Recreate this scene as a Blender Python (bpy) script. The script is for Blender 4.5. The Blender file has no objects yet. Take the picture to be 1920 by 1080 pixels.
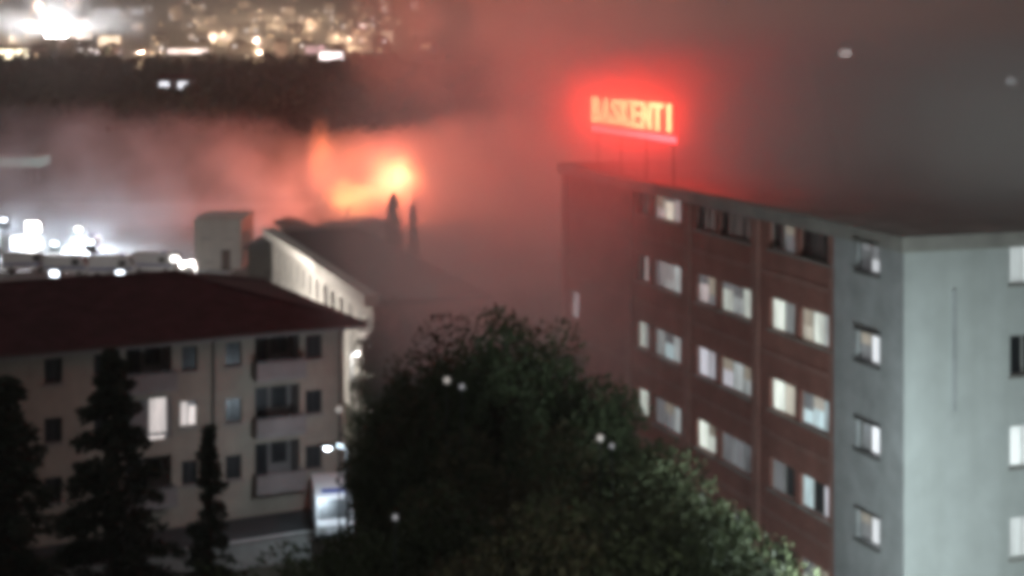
import bpy, bmesh, math, random
from mathutils import Vector, Matrix, noise as mnoise

R = math.radians
SC = bpy.context.scene
COL = SC.collection

# ------------------------------------------------------------------ camera
CAM_H = 27.0
FPX = 3000.0            # focal length in pixels of the 1920 px wide photograph
HOR = 70.0              # image row of the horizon
cam_d = bpy.data.cameras.new('camera')
cam = bpy.data.objects.new('camera', cam_d)
COL.objects.link(cam)
cam.location = (0, 0, CAM_H)
cam.rotation_euler = (R(90), 0, 0)
cam_d.sensor_width = 36
cam_d.lens = FPX / 1920 * 36
cam_d.shift_y = (HOR - 540) / 1920      # level camera, rising front: verticals stay vertical
cam_d.clip_start = 0.5
cam_d.clip_end = 9000
SC.camera = cam

# ------------------------------------------------------------------ world: overcast city night, low even glow
W = bpy.data.worlds.new('World'); SC.world = W; W.use_nodes = True
wn, wl = W.node_tree.nodes, W.node_tree.links
bg = wn['Background']
tc = wn.new('ShaderNodeTexCoord')
ns = wn.new('ShaderNodeTexNoise'); ns.inputs['Scale'].default_value = 2.2; ns.inputs['Detail'].default_value = 3
rp = wn.new('ShaderNodeValToRGB')
rp.color_ramp.elements[0].position = .3; rp.color_ramp.elements[0].color = (.073, .070, .070, 1)
rp.color_ramp.elements[1].position = .75; rp.color_ramp.elements[1].color = (.089, .086, .084, 1)
wl.new(tc.outputs['Generated'], ns.inputs['Vector']); wl.new(ns.outputs['Fac'], rp.inputs['Fac'])
wl.new(rp.outputs['Color'], bg.inputs['Color']); bg.inputs['Strength'].default_value = 1.28

vs = SC.view_settings
vs.view_transform = 'Standard'; vs.look = 'None'; vs.exposure = 0.0; vs.gamma = 1.0; vs.use_curve_mapping = False
cy = SC.cycles
cy.use_denoising = True
cy.max_bounces = 6; cy.diffuse_bounces = 2; cy.glossy_bounces = 2; cy.transmission_bounces = 2
cy.volume_bounces = 2; cy.transparent_max_bounces = 8
cy.volume_step_rate = 2.5; cy.volume_max_steps = 64
cy.use_adaptive_sampling = True; cy.adaptive_threshold = .05
cy.sample_clamp_indirect = 3.0
cy.caustics_reflective = False; cy.caustics_refractive = False
cy.filter_width = 6.5         # the soft, low-resolution lens of the phone video

# ------------------------------------------------------------------ helpers
def px(x, y, Y):
    """a point seen at photo pixel x, y that stands Y metres in front of the camera"""
    return Vector(((x - 960) / FPX * Y, Y, CAM_H - (y - HOR) / FPX * Y))

def tag(o, label=None, cat=None, group=None, kind=None):
    if label: o['label'] = label
    if cat: o['category'] = cat
    if group: o['group'] = group
    if kind: o['kind'] = kind
    return o

def empty(name, loc=(0, 0, 0), rz=0.0):
    o = bpy.data.objects.new(name, None); COL.objects.link(o)
    o.location = loc; o.rotation_euler = (0, 0, rz); o.empty_display_size = .3
    return o

def copy_tree(o, parent=None):
    c = o.copy(); COL.objects.link(c); c.parent = parent
    for ch in list(o.children):
        copy_tree(ch, c)
    return c

class MB:
    """collects faces; build() links them as one mesh object"""
    def __init__(s): s.v = []; s.f = []; s.uv = None
    def poly(s, pts):
        n = len(s.v); s.v += [tuple(p) for p in pts]; s.f.append(tuple(range(n, n + len(pts)))); return s
    def box(s, x0, x1, y0, y1, z0, z1):
        n = len(s.v)
        s.v += [(x0, y0, z0), (x1, y0, z0), (x1, y1, z0), (x0, y1, z0), (x0, y0, z1), (x1, y0, z1), (x1, y1, z1), (x0, y1, z1)]
        s.f += [tuple(n + i for i in q) for q in ((0, 3, 2, 1), (4, 5, 6, 7), (0, 1, 5, 4), (1, 2, 6, 5), (2, 3, 7, 6), (3, 0, 4, 7))]
        return s
    def tube(s, pts, rad, seg=8):
        """pts: list of points, rad: number or list"""
        pts = [Vector(p) for p in pts]
        if not isinstance(rad, (list, tuple)): rad = [rad] * len(pts)
        n0 = len(s.v); k = len(pts)
        for i, p in enumerate(pts):
            d = (pts[min(i + 1, k - 1)] - pts[max(i - 1, 0)]).normalized()
            a = d.orthogonal().normalized() if abs(d.z) < .95 else Vector((1, 0, 0))
            a = (a - d * a.dot(d)).normalized(); b = d.cross(a)
            for j in range(seg):
                t = 2 * math.pi * j / seg
                q = p + (a * math.cos(t) + b * math.sin(t)) * rad[i]
                s.v.append(tuple(q))
        for i in range(k - 1):
            for j in range(seg):
                a0 = n0 + i * seg + j; a1 = n0 + i * seg + (j + 1) % seg
                s.f.append((a0, a1, a1 + seg, a0 + seg))
        s.f.append(tuple(n0 + j for j in reversed(range(seg))))
        s.f.append(tuple(n0 + (k - 1) * seg + j for j in range(seg)))
        return s
    def lathe(s, prof, seg=12, c=(0, 0)):
        """prof: list of (r, z) from bottom to top"""
        n0 = len(s.v)
        for r, z in prof:
            for j in range(seg):
                t = 2 * math.pi * j / seg
                s.v.append((c[0] + r * math.cos(t), c[1] + r * math.sin(t), z))
        for i in range(len(prof) - 1):
            for j in range(seg):
                a0 = n0 + i * seg + j; a1 = n0 + i * seg + (j + 1) % seg
                s.f.append((a0, a1, a1 + seg, a0 + seg))
        s.f.append(tuple(n0 + j for j in reversed(range(seg))))
        s.f.append(tuple(n0 + (len(prof) - 1) * seg + j for j in range(seg)))
        return s
    def prism(s, outline, y0, y1):
        """outline in x,z (counter-clockwise seen from -y), extruded from y0 to y1"""
        n = len(outline); k = len(s.v)
        s.v += [(x, y0, z) for x, z in outline] + [(x, y1, z) for x, z in outline]
        s.f.append(tuple(range(k, k + n))); s.f.append(tuple(reversed(range(k + n, k + 2 * n))))
        for i in range(n):
            j = (i + 1) % n
            s.f.append((k + j, k + i, k + n + i, k + n + j))
        return s
    def mesh(s, name, m=None, smooth=False):
        me = bpy.data.meshes.new(name); me.from_pydata(s.v, [], s.f)
        if m: me.materials.append(m)
        if smooth: me.polygons.foreach_set('use_smooth', [True] * len(me.polygons))
        me.update(); return me
    def build(s, name, m, parent=None, smooth=False, bevel=0):
        o = bpy.data.objects.new(name, s.mesh(name, m, smooth)); COL.objects.link(o); o.parent = parent
        if bevel:
            b = o.modifiers.new('bevel', 'BEVEL'); b.width = bevel; b.segments = 2; b.limit_method = 'ANGLE'
        return o

def inst(name, me, parent=None, loc=(0, 0, 0), rot=(0, 0, 0), scale=(1, 1, 1)):
    o = bpy.data.objects.new(name, me); COL.objects.link(o); o.parent = parent
    o.location = loc; o.rotation_euler = rot; o.scale = scale
    return o

# ------------------------------------------------------------------ materials
def mat(name, col, rough=.8, var=.25, scale=3.0, spec=.3, bump=0.0, metallic=0.0, detail=6, coord='Object'):
    m = bpy.data.materials.new(name); m.use_nodes = True
    n, l = m.node_tree.nodes, m.node_tree.links
    p = n['Principled BSDF']; p.inputs['Roughness'].default_value = rough
    p.inputs['Specular IOR Level'].default_value = spec; p.inputs['Metallic'].default_value = metallic
    t = n.new('ShaderNodeTexCoord'); s = n.new('ShaderNodeTexNoise')
    s.inputs['Scale'].default_value = scale; s.inputs['Detail'].default_value = detail; s.inputs['Roughness'].default_value = .65
    l.new(t.outputs[coord], s.inputs['Vector'])
    r = n.new('ShaderNodeValToRGB')
    r.color_ramp.elements[0].position = .3; r.color_ramp.elements[1].position = .72
    r.color_ramp.elements[0].color = tuple(c * (1 - var) for c in col) + (1,)
    r.color_ramp.elements[1].color = tuple(min(1, c * (1 + var)) for c in col) + (1,)
    l.new(s.outputs['Fac'], r.inputs['Fac']); l.new(r.outputs['Color'], p.inputs['Base Color'])
    if bump:
        b = n.new('ShaderNodeBump'); b.inputs['Strength'].default_value = bump; b.inputs['Distance'].default_value = .05
        s2 = n.new('ShaderNodeTexNoise'); s2.inputs['Scale'].default_value = scale * 6; l.new(t.outputs[coord], s2.inputs['Vector'])
        l.new(s2.outputs['Fac'], b.inputs['Height']); l.new(b.outputs['Normal'], p.inputs['Normal'])
    return m

def emis(name, col, strength, sample=False, stripes=0.0, vary=0.0):
    """glass or lamp lens that gives off light; stripes = curtain folds in front of the room light"""
    m = bpy.data.materials.new(name); m.use_nodes = True
    n, l = m.node_tree.nodes, m.node_tree.links
    p = n['Principled BSDF']; p.inputs['Base Color'].default_value = (.3, .3, .3, 1); p.inputs['Roughness'].default_value = .25
    p.inputs['Emission Color'].default_value = tuple(col) + (1,); p.inputs['Emission Strength'].default_value = strength
    if stripes or vary:
        t = n.new('ShaderNodeTexCoord'); w = n.new('ShaderNodeTexNoise')
        mp = n.new('ShaderNodeMapping'); mp.inputs['Scale'].default_value = (5, 5, .6) if stripes else (1.4, 1.4, 1.4)
        l.new(t.outputs['Object'], mp.inputs['Vector']); l.new(mp.outputs['Vector'], w.inputs['Vector'])
        w.inputs['Scale'].default_value = 1.0; w.inputs['Detail'].default_value = 2
        oi = n.new('ShaderNodeObjectInfo')
        ad = n.new('ShaderNodeVectorMath'); ad.operation = 'ADD'
        l.new(t.outputs['Object'], ad.inputs[0])
        ml = n.new('ShaderNodeMath'); ml.operation = 'MULTIPLY'; ml.inputs[1].default_value = 40
        l.new(oi.outputs['Random'], ml.inputs[0]); l.new(ml.outputs[0], ad.inputs[1]); l.new(ad.outputs[0], mp.inputs['Vector'])
        a = max(stripes, vary)
        mr = n.new('ShaderNodeMapRange'); mr.inputs['From Min'].default_value = .3; mr.inputs['From Max'].default_value = .7
        mr.inputs['To Min'].default_value = strength * (1 - a); mr.inputs['To Max'].default_value = strength * (1 + a * .5)
        l.new(w.outputs['Fac'], mr.inputs['Value'])
        rv = n.new('ShaderNodeMapRange'); rv.inputs['To Min'].default_value = .5; rv.inputs['To Max'].default_value = 1.25
        l.new(oi.outputs['Random'], rv.inputs['Value'])
        mm = n.new('ShaderNodeMath'); mm.operation = 'MULTIPLY'; l.new(mr.outputs[0], mm.inputs[0]); l.new(rv.outputs[0], mm.inputs[1])
        l.new(mm.outputs[0], p.inputs['Emission Strength'])
    m.cycles.emission_sampling = 'FRONT' if sample else 'NONE'
    return m

def brick_mat(name, c1, c2, mortar, sx=1.0):
    m = mat(name, c1, .9, .3, .6)
    n, l = m.node_tree.nodes, m.node_tree.links
    p = n['Principled BSDF']; t = [q for q in n if q.type == 'TEX_COORD'][0]; ramp = [q for q in n if q.type == 'VALTORGB'][0]
    b = n.new('ShaderNodeTexBrick'); b.inputs['Scale'].default_value = 1.0
    b.inputs['Brick Width'].default_value = .25; b.inputs['Row Height'].default_value = .075; b.inputs['Mortar Size'].default_value = .008
    b.inputs['Color1'].default_value = c1 + (1,); b.inputs['Color2'].default_value = c2 + (1,); b.inputs['Mortar'].default_value = mortar + (1,)
    sp = n.new('ShaderNodeSeparateXYZ'); cb = n.new('ShaderNodeCombineXYZ'); ad = n.new('ShaderNodeMath'); ad.operation = 'ADD'
    l.new(t.outputs['Object'], sp.inputs[0]); l.new(sp.outputs['X'], ad.inputs[0]); l.new(sp.outputs['Y'], ad.inputs[1])
    l.new(ad.outputs[0], cb.inputs['X']); l.new(sp.outputs['Z'], cb.inputs['Y']); l.new(cb.outputs[0], b.inputs['Vector'])
    mx = n.new('ShaderNodeMix'); mx.data_type = 'RGBA'; mx.blend_type = 'MULTIPLY'; mx.inputs[0].default_value = .6
    ramp.color_ramp.elements[0].color = (.55, .55, .55, 1); ramp.color_ramp.elements[1].color = (1.25, 1.25, 1.25, 1)
    l.new(b.outputs['Color'], mx.inputs[6]); l.new(ramp.outputs['Color'], mx.inputs[7]); l.new(mx.outputs[2], p.inputs['Base Color'])
    return m

def streaked(name, col, var=.22):
    """render with vertical rain streaks and blotches"""
    m = mat(name, col, .85, var, .7, bump=.15)
    n, l = m.node_tree.nodes, m.node_tree.links
    p = n['Principled BSDF']; t = [q for q in n if q.type == 'TEX_COORD'][0]; ramp = [q for q in n if q.type == 'VALTORGB'][0]
    mp = n.new('ShaderNodeMapping'); mp.inputs['Scale'].default_value = (.9, .9, .07)
    w = n.new('ShaderNodeTexNoise'); w.inputs['Scale'].default_value = 1.0; w.inputs['Detail'].default_value = 7
    l.new(t.outputs['Object'], mp.inputs[0]); l.new(mp.outputs[0], w.inputs['Vector'])
    r2 = n.new('ShaderNodeValToRGB'); r2.color_ramp.elements[0].position = .35; r2.color_ramp.elements[1].position = .62
    r2.color_ramp.elements[0].color = (.86, .86, .85, 1); r2.color_ramp.elements[1].color = (1, 1, 1, 1)
    l.new(w.outputs['Fac'], r2.inputs['Fac'])
    mx = n.new('ShaderNodeMix'); mx.data_type = 'RGBA'; mx.blend_type = 'MULTIPLY'; mx.inputs[0].default_value = .8
    l.new(ramp.outputs['Color'], mx.inputs[6]); l.new(r2.outputs['Color'], mx.inputs[7]); l.new(mx.outputs[2], p.inputs['Base Color'])
    return m

M = {}
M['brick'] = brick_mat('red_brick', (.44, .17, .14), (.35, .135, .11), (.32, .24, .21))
M['brick2'] = brick_mat('pilaster_brick', (.46, .22, .19), (.40, .19, .16), (.36, .28, .25))
M['grey_render'] = streaked('grey_render', (.43, .45, .47))
M['pale_render'] = streaked('pale_render', (.56, .60, .60), .1)
M['roof_felt'] = mat('roof_felt', (.07, .07, .07), .9, .35, .8)
M['veil_pale_felt'] = mat('smoke_pale_roof_felt', (.42, .40, .38), .8, .25, .5)  # roof colour lightened to imitate the smoke veil over it
M['conc'] = streaked('concrete', (.36, .35, .33))
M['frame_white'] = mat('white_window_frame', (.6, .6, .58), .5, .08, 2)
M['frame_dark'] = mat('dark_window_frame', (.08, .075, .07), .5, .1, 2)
M['steel'] = mat('galvanised_steel', (.25, .26, .27), .45, .2, 4, metallic=.6)
M['steel_dark'] = mat('painted_dark_steel', (.05, .055, .055), .5, .2, 4)
M['glass'] = mat('dark_window_glass', (.018, .02, .024), .3, .3, .8, spec=.6)
M['wall_cream'] = streaked('cream_render', (.40, .335, .275), .16)
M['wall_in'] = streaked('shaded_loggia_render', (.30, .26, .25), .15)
M['tile'] = mat('dark_red_roof_tile', (.075, .028, .034), .85, .45, .9, bump=.3)
M['fascia'] = mat('grey_fascia_board', (.30, .27, .26), .7, .2, 2)
M['gutter'] = mat('brown_gutter', (.10, .07, .06), .5, .2, 3)
M['white_wall'] = streaked('white_wall', (.74, .71, .66), .08)
M['bark'] = mat('bark', (.075, .055, .04), .95, .4, 5, bump=.5)
M['asphalt'] = mat('asphalt', (.05, .05, .052), .9, .3, .6, bump=.2)
M['paving'] = mat('concrete_paving', (.30, .30, .30), .85, .2, .5)
M['kerb'] = mat('kerb_stone', (.33, .32, .31), .85, .2, 1.5)
M['van_white'] = mat('white_van_paint', (.78, .79, .80), .3, .04, 1, spec=.5)
M['rubber'] = mat('tyre_rubber', (.02, .02, .02), .9, .2, 4)
M['blue'] = mat('blue_stripe_paint', (.03, .07, .30), .35, .1, 2)
M['char'] = mat('charred_timber', (.02, .018, .016), .95, .4, 3)

LIT = {
    'warm':  emis('lit_window_warm', (1.0, .93, .76), .72, stripes=.45),
    'white': emis('lit_window_white', (.92, 1.0, .90), .85, stripes=.45),
    'cool':  emis('lit_window_cool', (.72, .95, 1.0), .75, stripes=.4),
    'lilac': emis('lit_window_lilac', (.90, .90, 1.0), .70, stripes=.4),
    'mid':   emis('lit_window_mid', (.85, .93, .93), .40, stripes=.55),
    'pink':  emis('lit_window_pink', (1.0, .86, .86), .42, stripes=.5),
    'stair': emis('lit_stair_window', (.92, .96, 1.0), 1.05, stripes=.15),
    'blind': emis('blind_in_lit_window', (1.0, .86, .66), .28, stripes=.2),
    'dim':   emis('lit_window_dim', (.85, .88, .95), .13, stripes=.5),
    'bright': emis('lit_window_bright', (.90, 1.0, 1.0), .85, sample=True, stripes=.2),
    'apt':   emis('lit_window_apartment', (1.0, .90, .86), .85, stripes=.3),
}

def leaf_mat(name, c, tr=.15):
    m = mat(name, c, .7, .5, .5, spec=.25)
    n, l = m.node_tree.nodes, m.node_tree.links
    return m
M['leaf'] = leaf_mat('dark_green_leaves', (.055, .075, .035))
M['leaf2'] = leaf_mat('mid_green_leaves', (.10, .12, .062))
M['leaf3'] = leaf_mat('olive_leaves', (.085, .075, .040))
M['needle'] = leaf_mat('conifer_needles', (.030, .042, .030))

# ------------------------------------------------------------------ terrain
def hill(x, y):
    t = max(0.0, y - 500.0)
    z = 5.5e-5 * t * t if t < 1700 else 5.5e-5 * 1700 ** 2 + (t - 1700) * .03
    if y > 420:
        k = min(1, (y - 420) / 500)
        z += k * 7.0 * (mnoise.noise(Vector((x * .0035, y * .004, 3.1))) )
    return z

def build_ground():
    xs = [-2600, -2000, -1500] + [-1100 + 50 * i for i in range(45)] + [1500, 2000, 2600]
    ys = [-300, -100, 0, 50, 100, 150, 200, 260, 320, 380] + [440 + 40 * i for i in range(45)] + [2400, 2800, 3200, 3600]
    m = MB()
    for y in ys:
        for x in xs: m.v.append((x, y, hill(x, y)))
    nx = len(xs)
    for j in range(len(ys) - 1):
        for i in range(nx - 1):
            a = j * nx + i
            m.f.append((a, a + 1, a + nx + 1, a + nx))
    g = M['grassland'] = mat('dry_grass_ground', (.045, .042, .03), .95, .5, .05, bump=.3)
    o = m.build('ground', g, None, True)
    tag(o, kind='structure')
build_ground()

def sheet(name, pts, z, m, kind='structure'):
    b = MB().poly([(x, y, z) for x, y in pts])
    return tag(b.build(name, m), kind=kind)
# service road past the gardens, forecourt behind the apartment house, courtyard of the brick block
sheet('service_road', [(-3.5, 20), (3.0, 20), (3.0, 118), (-60, 162), (-150, 166), (-150, 159), (-62, 154), (-3.5, 112)], .006, M['asphalt'])
sheet('forecourt', [(-140, 168), (-32, 168), (-32, 262), (-140, 262)], .012, M['paving'])
sheet('courtyard', [(4.5, 22), (40, 22), (40, 52), (4.5, 86)], .010, M['paving'])

# ------------------------------------------------------------------ wall with openings, windows
def wall_holes(mb, x0, x1, z0, z1, holes, y, depth, sgn=1):
    """wall in the plane y, facing sgn*y, with reveals going in by depth"""
    xs = sorted({x0, x1, *[h[0] for h in holes], *[h[1] for h in holes]})
    zs = sorted({z0, z1, *[h[2] for h in holes], *[h[3] for h in holes]})
    for i in range(len(xs) - 1):
        for j in range(len(zs) - 1):
            cx, cz = (xs[i] + xs[i + 1]) / 2, (zs[j] + zs[j + 1]) / 2
            if any(h[0] < cx < h[1] and h[2] < cz < h[3] for h in holes): continue
            q = [(xs[i], y, zs[j]), (xs[i + 1], y, zs[j]), (xs[i + 1], y, zs[j + 1]), (xs[i], y, zs[j + 1])]
            mb.poly(q if sgn < 0 else q[::-1])
    yi = y - sgn * depth
    for a, b, c, d in holes:
        for p, q in (((a, c), (b, c)), ((b, c), (b, d)), ((b, d), (a, d)), ((a, d), (a, c))):
            mb.poly([(p[0], y, p[1]), (q[0], y, q[1]), (q[0], yi, q[1]), (p[0], yi, p[1])])

RB = random.Random(77)
def window(parent, a, b, c, d, y, sgn, panes, fm, sill=True, frame=.05, transom=0, hood=False, sillm=None):
    """window in the opening a..b, c..d of a wall facing sgn*y; panes = list of materials left to right"""
    f = MB(); t = .07; g = .002
    y0, y1 = sorted((y - sgn * .14, y - sgn * (.14 + t)))
    a += g; b -= g; c += g; d -= g
    f.box(a, b, y0, y1, c, c + frame); f.box(a, b, y0, y1, d - frame, d)
    n = len(panes); w = (b - a) / n
    for i in range(n + 1):
        xc = min(max(a + i * w, a + frame / 2), b - frame / 2)
        f.box(xc - frame / 2, xc + frame / 2, y0, y1, c + frame, d - frame)
    if transom:
        for i in range(n):
            f.box(a + i * w + frame / 2 + .001, a + (i + 1) * w - frame / 2 - .001, y0 + .003, y1 - .003, c + (d - c) * transom - .025, c + (d - c) * transom + .025)
    wo = f.build('window', fm, parent)
    for i, pm in enumerate(panes):
        yp = y - sgn * (.14 + t * .5)
        xa, xb = a + i * w + frame * .3, a + (i + 1) * w - frame * .3
        MB().box(xa, xb, yp - .006, yp + .006, c + frame * .4, d - frame * .4).build('pane', pm, wo)
        if pm.name.startswith('lit_') and pm is not LIT['bright'] and RB.random() < .42:      # a half drawn blind hangs inside the lit pane
            ys = yp + sgn * .014
            MB().box(xa + .01, xb - .01, ys - .004, ys + .004, d - frame * .4 - (d - c) * RB.uniform(.2, .62), d - frame * .5).build('blind', RB.choice((LIT['dim'], LIT['blind'], LIT['blind'])), wo)
    if sill:
        ya, yb = sorted((y + sgn * .13, y - sgn * .12))
        MB().box(a - .1, b + .1, ya, yb, c - .09, c - .012).build('sill', sillm or M['conc'], wo)
    return wo

# ------------------------------------------------------------------ brick block on the right with the roof sign
BA = math.atan2(1003, FPX)
BC = Vector((14.27, 57.7, 0))
BD = Vector((-math.sin(BA), math.cos(BA), 0))
def bu(p):      # photo column -> metres along the brick front from the near corner
    k = (p - 960) / FPX
    return (k * BC.y - BC.x) / (BD.x - k * BD.y)
BL, BW, BH = 36.0, 15.0, 19.75
BLK = empty('brick_building', BC, math.atan2(BD.y, BD.x))
tag(BLK, 'brick block with grey stair bay, pale end wall and many lit windows', 'building')
GX = bu(1570)
FZ = [18.73 - 3.38 * i for i in range(6)]        # window centres, top floor first

def bwin_rows():
    cols = [(1195, 1215), (1226, 1276), (1306, 1341), (1350, 1409), (1444, 1490), (1500, 1561)]
    out = {}
    D, g = LIT['dim'], M['glass']
    spec = {
        (0, 1): [LIT['pink'], LIT['warm'], LIT['pink']], (0, 4): [g, LIT['dim']],
        (1, 0): [g, LIT['pink']], (1, 1): [D, LIT['mid'], LIT['mid']], (1, 2): [LIT['pink'], LIT['dim']],
        (1, 3): [LIT['white'], LIT['mid'], LIT['white']], (1, 4): [LIT['white'], LIT['mid']], (1, 5): [LIT['warm'], LIT['white'], LIT['mid']],
        (2, 0): [LIT['white'], LIT['mid']], (2, 1): [LIT['mid'], LIT['cool'], LIT['mid']], (2, 2): [LIT['lilac'], LIT['lilac']],
        (2, 3): [LIT['lilac'], LIT['mid'], LIT['mid']], (2, 4): [LIT['white'], LIT['warm']], (2, 5): [LIT['cool'], LIT['cool'], LIT['cool']],
        (3, 0): [LIT['white'], LIT['white']], (3, 1): [D, LIT['dim'], LIT['mid']], (3, 2): [LIT['white'], LIT['white']],
        (3, 3): [D, D, D], (3, 4): [D, g], (3, 5): [LIT['cool'], g, LIT['lilac']],
        (4, 3): [g, D, g], (4, 5): [LIT['lilac'], LIT['mid'], LIT['lilac']], (4, 2): [LIT['mid'], g],
    }
    return cols, spec

def brick_block():
    cols, spec = bwin_rows()
    holes = []; todo = []
    for r, zc in enumerate(FZ):
        for c, (p0, p1) in enumerate(cols):
            a, b = bu(p1), bu(p0)
            h = (a, b, zc - .66, zc + .66)
            holes.append(h)
            n = 2 if (b - a) < 2.4 else 3
            pn = list(reversed(spec.get((r, c), [M['glass']] * n)))
            todo.append((h, pn))
        if r == 2:     # the lit window right at the far corner
            a, b = bu(1084), bu(1068)
            h = (a, b, zc - .75, zc + .75); holes.append(h)
            todo.append((h, [LIT['lilac'], LIT['pink']] if r == 2 else [M['glass'], M['glass']]))
    m = MB(); wall_holes(m, GX, BL, 0, BH - .5, holes, 0, .3, 1)
    m.poly([(BL, 0, 0), (BL, 0, BH - .5), (BL, -BW, BH - .5), (BL, -BW, 0)][::-1])
    m.poly([(0, -BW, 0), (BL, -BW, 0), (BL, -BW, BH - .5), (0, -BW, BH - .5)])
    m.build('wall', M['brick'], BLK)
    for h, pn in todo:
        window(BLK, *h, 0, 1, pn, M['frame_white'] if any(q.name.startswith('lit_') for q in pn) else M['frame_dark'])  # unlit windows get frames coloured dark, as if dimmed by the smoke
    # pilasters and storey bands of a lighter brick
    for p in (1390 + 28, 1290, 1565, 1180, 1060):
        u = bu(p); MB().box(u - .32, u + .32, .002, .10, 0, BH - .55).build('pilaster', M['brick2'], BLK)
    for zc in FZ[:-1]:
        MB().box(GX + .02, BL, .001, .05, zc - 1.80, zc - 1.58).build('storey_band', M['brick2'], BLK)
    # grey rendered stair bay
    gh = []
    for zc in FZ:
        gh.append((bu(1656), bu(1614), zc - .54, zc + .54))
    m = MB(); wall_holes(m, 0, GX - .004, 0, BH - .5, gh, .16, .3, 1)
    m.poly([(GX - .004, .16, 0), (GX - .004, .16, BH - .5), (GX - .004, 0, BH - .5), (GX - .004, 0, 0)])
    m.poly([(0, .16, 0), (0, .16, BH - .5), (0, -.1, BH - .5), (0, -.1, 0)][::-1])
    m.build('stair_bay_wall', M['grey_render'], BLK)
    for i, h in enumerate(gh):
        w = window(BLK, *h, .16, 1, [LIT['stair'], LIT['dim']], M['frame_dark'], sillm=M['frame_dark'])
        MB().box(h[0] - .1, h[1] + .05, .162, .30, h[3] + .06, h[3] + .13).build('hood', M['frame_dark'], w)
    # pale end wall, seen edge on past the corner
    ph = [(4.5, 5.75, zc - .85, zc + .65) for zc in FZ]
    m = MB(); wall_holes(m, .0, BW, 0, BH - .5, ph, 0, .3, 1)
    e = m.build('end_wall', M['pale_render'], BLK); e.rotation_euler = (0, 0, R(-90))
    e.location = (-.004, .16, 0)
    # local frame of the end wall: x runs away to the right, +y faces the camera
    e.rotation_euler = (0, 0, R(-90)); e.scale = (1, -1, 1)
    return ph
EW = brick_block()
# windows of the pale end wall get their own turned parent mesh: a thin reveal plate
def end_windows():
    for i, (a, b, c, d) in enumerate(EW):
        pn = [LIT['bright'], LIT['bright']] if i in (0, 2, 3) else [M['glass'], M['glass']]
        w = window(BLK, a, b, c, d, 0, -1, pn, M['frame_white'])
        w.rotation_euler = (0, 0, R(-90)); w.location = (-.004, .16, 0)
    m = MB().box(2.02, 2.14, -.09, -.002, 13.4, 17.8).build('cable_trunking', M['grey_render'], BLK)
    m.rotation_euler = (0, 0, R(-90)); m.location = (-.004, .16, 0)
end_windows()

def brick_roof():
    MB().poly([(0, .1, BH - .45), (BL, 0, BH - .45), (BL, -BW, BH - .45), (0, -BW, BH - .45)][::-1]).build('roof', M['veil_pale_felt'], BLK)
    p = MB(); o = .08
    p.box(-o, BL + o, -.28, .16 + o + .02, BH - .5, BH + .05); p.box(-o, BL + o, -BW - o, -BW + .28, BH - .5, BH + .05)
    p.box(-o, .28, -BW + .28, -.28, BH - .5, BH + .05); p.box(BL - .28, BL + o, -BW + .28, -.28, BH - .5, BH + .05)
    p.build('parapet', M['conc'], BLK)
brick_roof()

# roof sign
SIGN_RED = (1.0, .036, .015)
M['neon'] = emis('red_neon_tube_light', SIGN_RED, 52.0, sample=True)
M['neon_bar'] = emis('red_neon_underline', (1.0, .03, .035), 15.0, sample=True)
def roof_sign():
    u0, u1 = bu(1268), bu(1112)
    # lettering runs from the far end to the near end; the sign faces the camera side of the block
    root = empty('roof_sign', BC + BD * u1 + Vector((0, 0, BH)), 0)
    root.rotation_euler = (0, 0, math.atan2(-BD.y, -BD.x))
    tag(root, 'glowing red neon letter sign on steel frame above the brick block', 'sign')
    L = u1 - u0
    text = 'BASKENTI'
    fr = MB()
    for i in range(4):
        x = .5 + i * (L - 1.0) / 3
        fr.box(x - .03, x + .03, .06, .12, .05, 3.9)
    for z in (2.05, 2.62, 3.85):
        fr.box(0, L, .02, .055, z, z + .05)
    fr.build('support_frame', M['conc'], root)
    MB().box(0.1, L, -.14, .012, 2.18, 2.46).build('underline', M['neon_bar'], root)
    cell = L / len(text)
    dg = None
    for i, ch in enumerate(text):
        cu = bpy.data.curves.new('letter', 'FONT'); cu.body = ch; cu.size = 1.85; cu.extrude = .06; cu.offset = .045; cu.align_x = 'CENTER'
        cu.resolution_u = 3
        tmp = bpy.data.objects.new('tmp', cu); COL.objects.link(tmp)
        dg = bpy.context.evaluated_depsgraph_get()
        me = bpy.data.meshes.new_from_object(tmp.evaluated_get(dg)); me.name = 'letter'
        bpy.data.objects.remove(tmp)
        # fit the glyph into its cell
        xs = [v.co.x for v in me.vertices]; w = max(xs) - min(xs); mid = (max(xs) + min(xs)) / 2
        hs = [v.co.y for v in me.vertices]; h = max(hs) - min(hs); lo = min(hs)
        for v in me.vertices:
            x = (v.co.x - mid) * (1.0 if ch == 'I' else cell * .84 / w); y = (v.co.y - lo) * 1.36 / h; z = v.co.z
            v.co = (x, -z - .06, y)
        me.materials.clear(); me.materials.append(M['neon'])
        inst('letter', me, root, (cell * (i + .5), -.02, 2.66))
roof_sign()

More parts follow.
